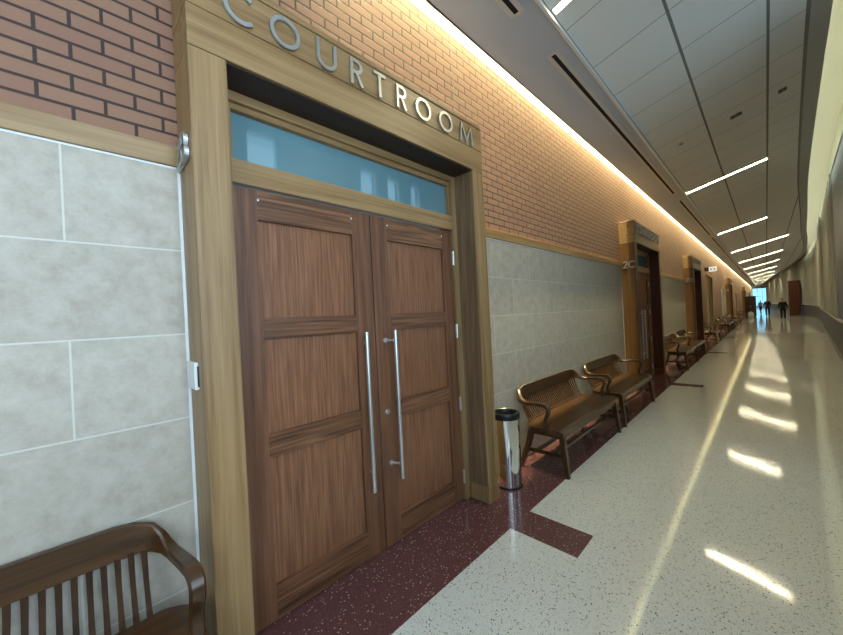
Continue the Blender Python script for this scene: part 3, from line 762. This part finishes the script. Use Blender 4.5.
# ------------------------------------------------------------------ hanging restroom sign beyond the third entrance
s = empty('restroom_sign', (0.0, 21.2, 3.23)); k = MB(); k.box((0.17, -0.02, -0.105), (0.45, 0.02, 0.105), 0.004); k.build('panel', glow('backlit_white', (1.0, 0.98, 0.9), 0.75), s)
k = MB(); k.box((0.0, -0.012, -0.08), (0.17, 0.012, 0.10), 0.003); k.build('bracket', black, s)
for x in (0.245, 0.365):
    k = MB(); k.tube((x, -0.022, 0.052), (x, -0.0195, 0.052), 0.018); k.box((x - 0.03, -0.022, -0.03), (x + 0.03, -0.0195, 0.03)); k.box((x - 0.018, -0.022, -0.08), (x - 0.004, -0.0195, -0.03)); k.box((x + 0.004, -0.022, -0.08), (x + 0.018, -0.0195, -0.03)); k.build('pictogram', black, s)
tag(s, 'small white sign with two dark marks sticking out over the side opening', 'sign')
for i, (x, yy, z) in enumerate(((0.56, 55.5, 2.83), (0.82, 49.4, 2.62))):
    s = empty('hanging_sign', (x, yy, z)); k = MB(); k.box((-0.16, -0.03, -0.10), (0.16, 0.03, 0.10), 0.004); k.build('panel', white_pl, s)
    k = MB()
    if i == 0: k.box((-0.56, -0.01, -0.02), (-0.16, 0.01, 0.02))
    else: k.box((-0.02, -0.01, -0.50), (0.02, 0.01, -0.10))
    k.build('bracket', black, s)
    tag(s, ['tiny white sign sticking out from the last oak entrance', 'tiny white sign standing on top of the brown cabinet'][i], 'sign')

# ------------------------------------------------------------------ brown cabinet, round white bin, tall wooden portal on the right
c = empty('wood_cabinet', (0.86, 49.3, 0)); k = MB(); k.box((-0.42, -0.55, 0.08), (0.42, 0.55, 2.06), 0.006); k.build('body', near_black_wood, c)
k = MB(); k.box((-0.45, -0.58, 2.06), (0.45, 0.58, 2.12), 0.006); k.build('top', near_black_wood, c); k = MB(); k.box((-0.38, -0.5, 0), (0.38, 0.5, 0.08)); k.build('plinth', black, c)
for s in (-1, 1):
    k = MB(); k.box((s * 0.21 - 0.19, -0.575, 0.14), (s * 0.21 + 0.19, -0.55, 2.0), 0.004); d = k.build('door', near_black_wood, c)
    k = MB(); k.tube((s * 0.045, -0.59, 0.95), (s * 0.045, -0.59, 1.15), 0.01); k.build('handle', steel, d)
tag(c, 'dark brown wooden cabinet standing out from the brick wall near the far end', 'cabinet')
c = empty('round_bin', (0.88, 47.9, 0)); k = MB(); k.lathe([(0, 0), (0.14, 0), (0.19, 0.06), (0.23, 0.2), (0.23, 0.32), (0.19, 0.45), (0.13, 0.52), (0, 0.53)]); k.build('body', ceil_grey, c)
k = MB(); k.lathe([(0.07, 0.522), (0.08, 0.545), (0.03, 0.56), (0, 0.56)]); k.build('lid', white_pl, c)
tag(c, 'rounded white container on the floor before the brown cabinet', 'bin')
c = empty('wood_portal', (4.0, 49.4, 0)); k = MB(); k.box((-0.40, 0, 0.12), (0.36, 1.6, 3.30), 0.006); k.build('casing', darkdoor, c)
k = MB(); k.box((-0.42, -0.02, 3.30), (0.38, 1.62, 3.40), 0.006); k.build('cornice', darkdoor, c); k = MB(); k.box((-0.41, -0.01, 0), (0.37, 1.6, 0.12), 0.004); k.build('plinth', darkdoor, c)
k = MB(); k.box((-0.402, 0.35, 0.12), (-0.37, 1.3, 2.3), 0.003); d = k.build('door', sky_dull, c)
tag(c, 'tall reddish brown wooden box entrance against the curved grey wall', 'entrance')

# ------------------------------------------------------------------ people
skin_m = plain('skin', srgb(186, 138, 112), 0.5, 0, 0.05); hair_m = plain('dark_hair', srgb(34, 26, 22), 0.6); shoe_m = plain('dark_shoe', (0.02, 0.02, 0.022), 0.4)
navy = plain('dark_cloth', srgb(30, 32, 40), 0.85); grey_c = plain('grey_cloth', srgb(128, 130, 136), 0.85); jeans = plain('dark_trousers', srgb(32, 34, 42), 0.85); maroon_c = plain('wine_cloth', srgb(66, 34, 38), 0.85)


def skin_mesh(name, verts, edges, radii, mat, parent, root=0):
    me = bpy.data.meshes.new(name); me.from_pydata(verts, edges, []); o = bpy.data.objects.new(name, me); col.objects.link(o)
    sk = o.modifiers.new('skin', 'SKIN'); sk.use_smooth_shade = True
    for i, r in enumerate(radii): me.skin_vertices[0].data[i].radius = (r, r) if not isinstance(r, tuple) else r
    for i in range(len(verts)): me.skin_vertices[0].data[i].use_root = (i == root)
    sb = o.modifiers.new('sub', 'SUBSURF'); sb.levels = 2; sb.render_levels = 2
    dg = bpy.context.evaluated_depsgraph_get(); m2 = bpy.data.meshes.new_from_object(o.evaluated_get(dg))
    bpy.data.objects.remove(o); m2.materials.clear(); m2.materials.append(mat); m2.name = name
    for p in m2.polygons: p.use_smooth = True
    q = bpy.data.objects.new(name, m2); col.objects.link(q); q.parent = parent; return q


def person(loc, rz, height, stride, top_m, leg_m, arm_out, label, bag=False):
    root = empty('person', loc); root.rotation_euler = (0, 0, rz); s = height / 1.75; root.scale = (s, s, s)
    # joints; faces +y, x to the side
    V = []; E_ = []; R = []
    def a(p, r, par=None):
        V.append(p); R.append(r)
        if par is not None: E_.append((par, len(V) - 1))
        return len(V) - 1
    pel = a((0, 0, 0.95), (0.150, 0.105)); wa = a((0, 0, 1.10), (0.135, 0.095), pel); ch = a((0, 0.0, 1.30), (0.155, 0.105), wa); sh = a((0, -0.01, 1.42), (0.11, 0.075), ch)
    nk = a((0, 0.0, 1.50), 0.052, sh); jaw = a((0, 0.018, 1.565), (0.062, 0.075), nk); hd_ = a((0, 0.006, 1.645), (0.076, 0.092), jaw); tp = a((0, -0.004, 1.715), (0.05, 0.062), hd_)
    J = {}
    for sd in (-1, 1):
        f = sd * stride
        hp = a((sd * 0.088, 0, 0.90), 0.088, pel); kn = a((sd * 0.095, f * 0.30 + 0.03, 0.49), 0.056, hp)
        an = a((sd * 0.095, f * 0.55 - (0.02 if f >= 0 else 0.05), 0.085), 0.038, kn); hl = a((sd * 0.097, f * 0.55 + 0.04, 0.042), 0.036, an); toe = a((sd * 0.105, f * 0.55 + 0.15, 0.028), 0.026, hl)
        so_ = a((sd * 0.168, -0.01, 1.395), 0.055, sh); el = a((sd * (0.192 + arm_out), -f * 0.20 - 0.03, 1.13), 0.042, so_); wr = a((sd * (0.200 + arm_out * 0.8), -f * 0.42 + 0.08, 0.90), 0.029, el)
        pm = a((sd * (0.200 + arm_out * 0.75), -f * 0.46 + 0.10, 0.83), 0.030, wr)
        for q in range(4): g = a((sd * (0.200 + arm_out * 0.75) + 0.0, -f * 0.46 + 0.075 + q * 0.020, 0.775), 0.009, pm); a((sd * (0.195 + arm_out * 0.75), -f * 0.46 + 0.085 + q * 0.019, 0.745 + 0.004 * abs(q - 1.5)), 0.008, g)
        th = a((sd * (0.182 + arm_out * 0.75), -f * 0.46 + 0.15, 0.815), 0.010, wr); a((sd * (0.178 + arm_out * 0.75), -f * 0.46 + 0.165, 0.785), 0.009, th)
        J[sd] = dict(hp=V[hp], kn=V[kn], an=V[an], so=V[so_], el=V[el], wr=V[wr], toe=V[toe], hl=V[hl])
    nose = a((0, 0.105, 1.635), 0.012, hd_)
    skin_mesh('body', V, E_, R, skin_m, root)
    # jacket
    V, E_, R = [], [], []
    p0 = a((0, 0, 0.88), (0.178, 0.128)); p1 = a((0, 0, 1.10), (0.160, 0.118), p0); p2 = a((0, 0, 1.30), (0.176, 0.126), p1); p3 = a((0, -0.008, 1.425), (0.115, 0.09), p2); a((0, 0.0, 1.48), 0.066, p3)
    for sd in (-1, 1):
        j = J[sd]; q = a(j['so'], 0.064, p3); q = a(j['el'], 0.050, q); a(tuple(Vector(j['wr']).lerp(Vector(j['el']), 0.12)), 0.044, q)
    skin_mesh('jacket', V, E_, R, top_m, root)
    V, E_, R = [], [], []
    p0 = a((0, 0, 0.96), (0.158, 0.115))
    for sd in (-1, 1):
        j = J[sd]; q = a(j['hp'], 0.100, p0); q = a(j['kn'], 0.072, q); a((j['an'][0], j['an'][1], j['an'][2] + 0.03), 0.055, q)
    skin_mesh('trousers', V, E_, R, leg_m, root)
    for sd in (-1, 1):
        j = J[sd]; V, E_, R = [], [], []
        q = a((j['an'][0], j['an'][1] - 0.02, 0.075), 0.046); q = a((j['hl'][0], j['hl'][1], 0.044), 0.044, q); a((j['toe'][0], j['toe'][1] + 0.02, 0.034), 0.034, q)
        skin_mesh('shoe', V, E_, R, shoe_m, root)
    V, E_, R = [], [], []
    q = a((0, -0.035, 1.60), (0.070, 0.06)); q = a((0, -0.022, 1.67), (0.082, 0.085), q); a((0, -0.004, 1.735), (0.055, 0.065), q)
    skin_mesh('hair', V, E_, R, hair_m, root)
    for sd in (-1, 1):
        k = MB(); k.lathe([(0, -0.008), (0.006, -0.004), (0.008, 0), (0.006, 0.004), (0, 0.008)], (sd * 0.030, 0.088, 1.652), 10); k.build('eye', hair_m, root)
    tag(root, label, 'person')
    return J


person((2.93, 39.4, 0), math.pi, 1.75, 0.30, navy, jeans, 0.03, 'person in dark bulky clothes walking nearest the camera far down the corridor')
person((2.08, 47.9, 0), math.pi, 1.82, 0.22, maroon_c, jeans, 0.02, 'person in a dark wine-coloured top walking in front of the bright window')
person((1.52, 58.0, 0), 0.4, 1.66, 0.55, grey_c, jeans, 0.01, 'person in a light grey top striding close to the brown cabinet')
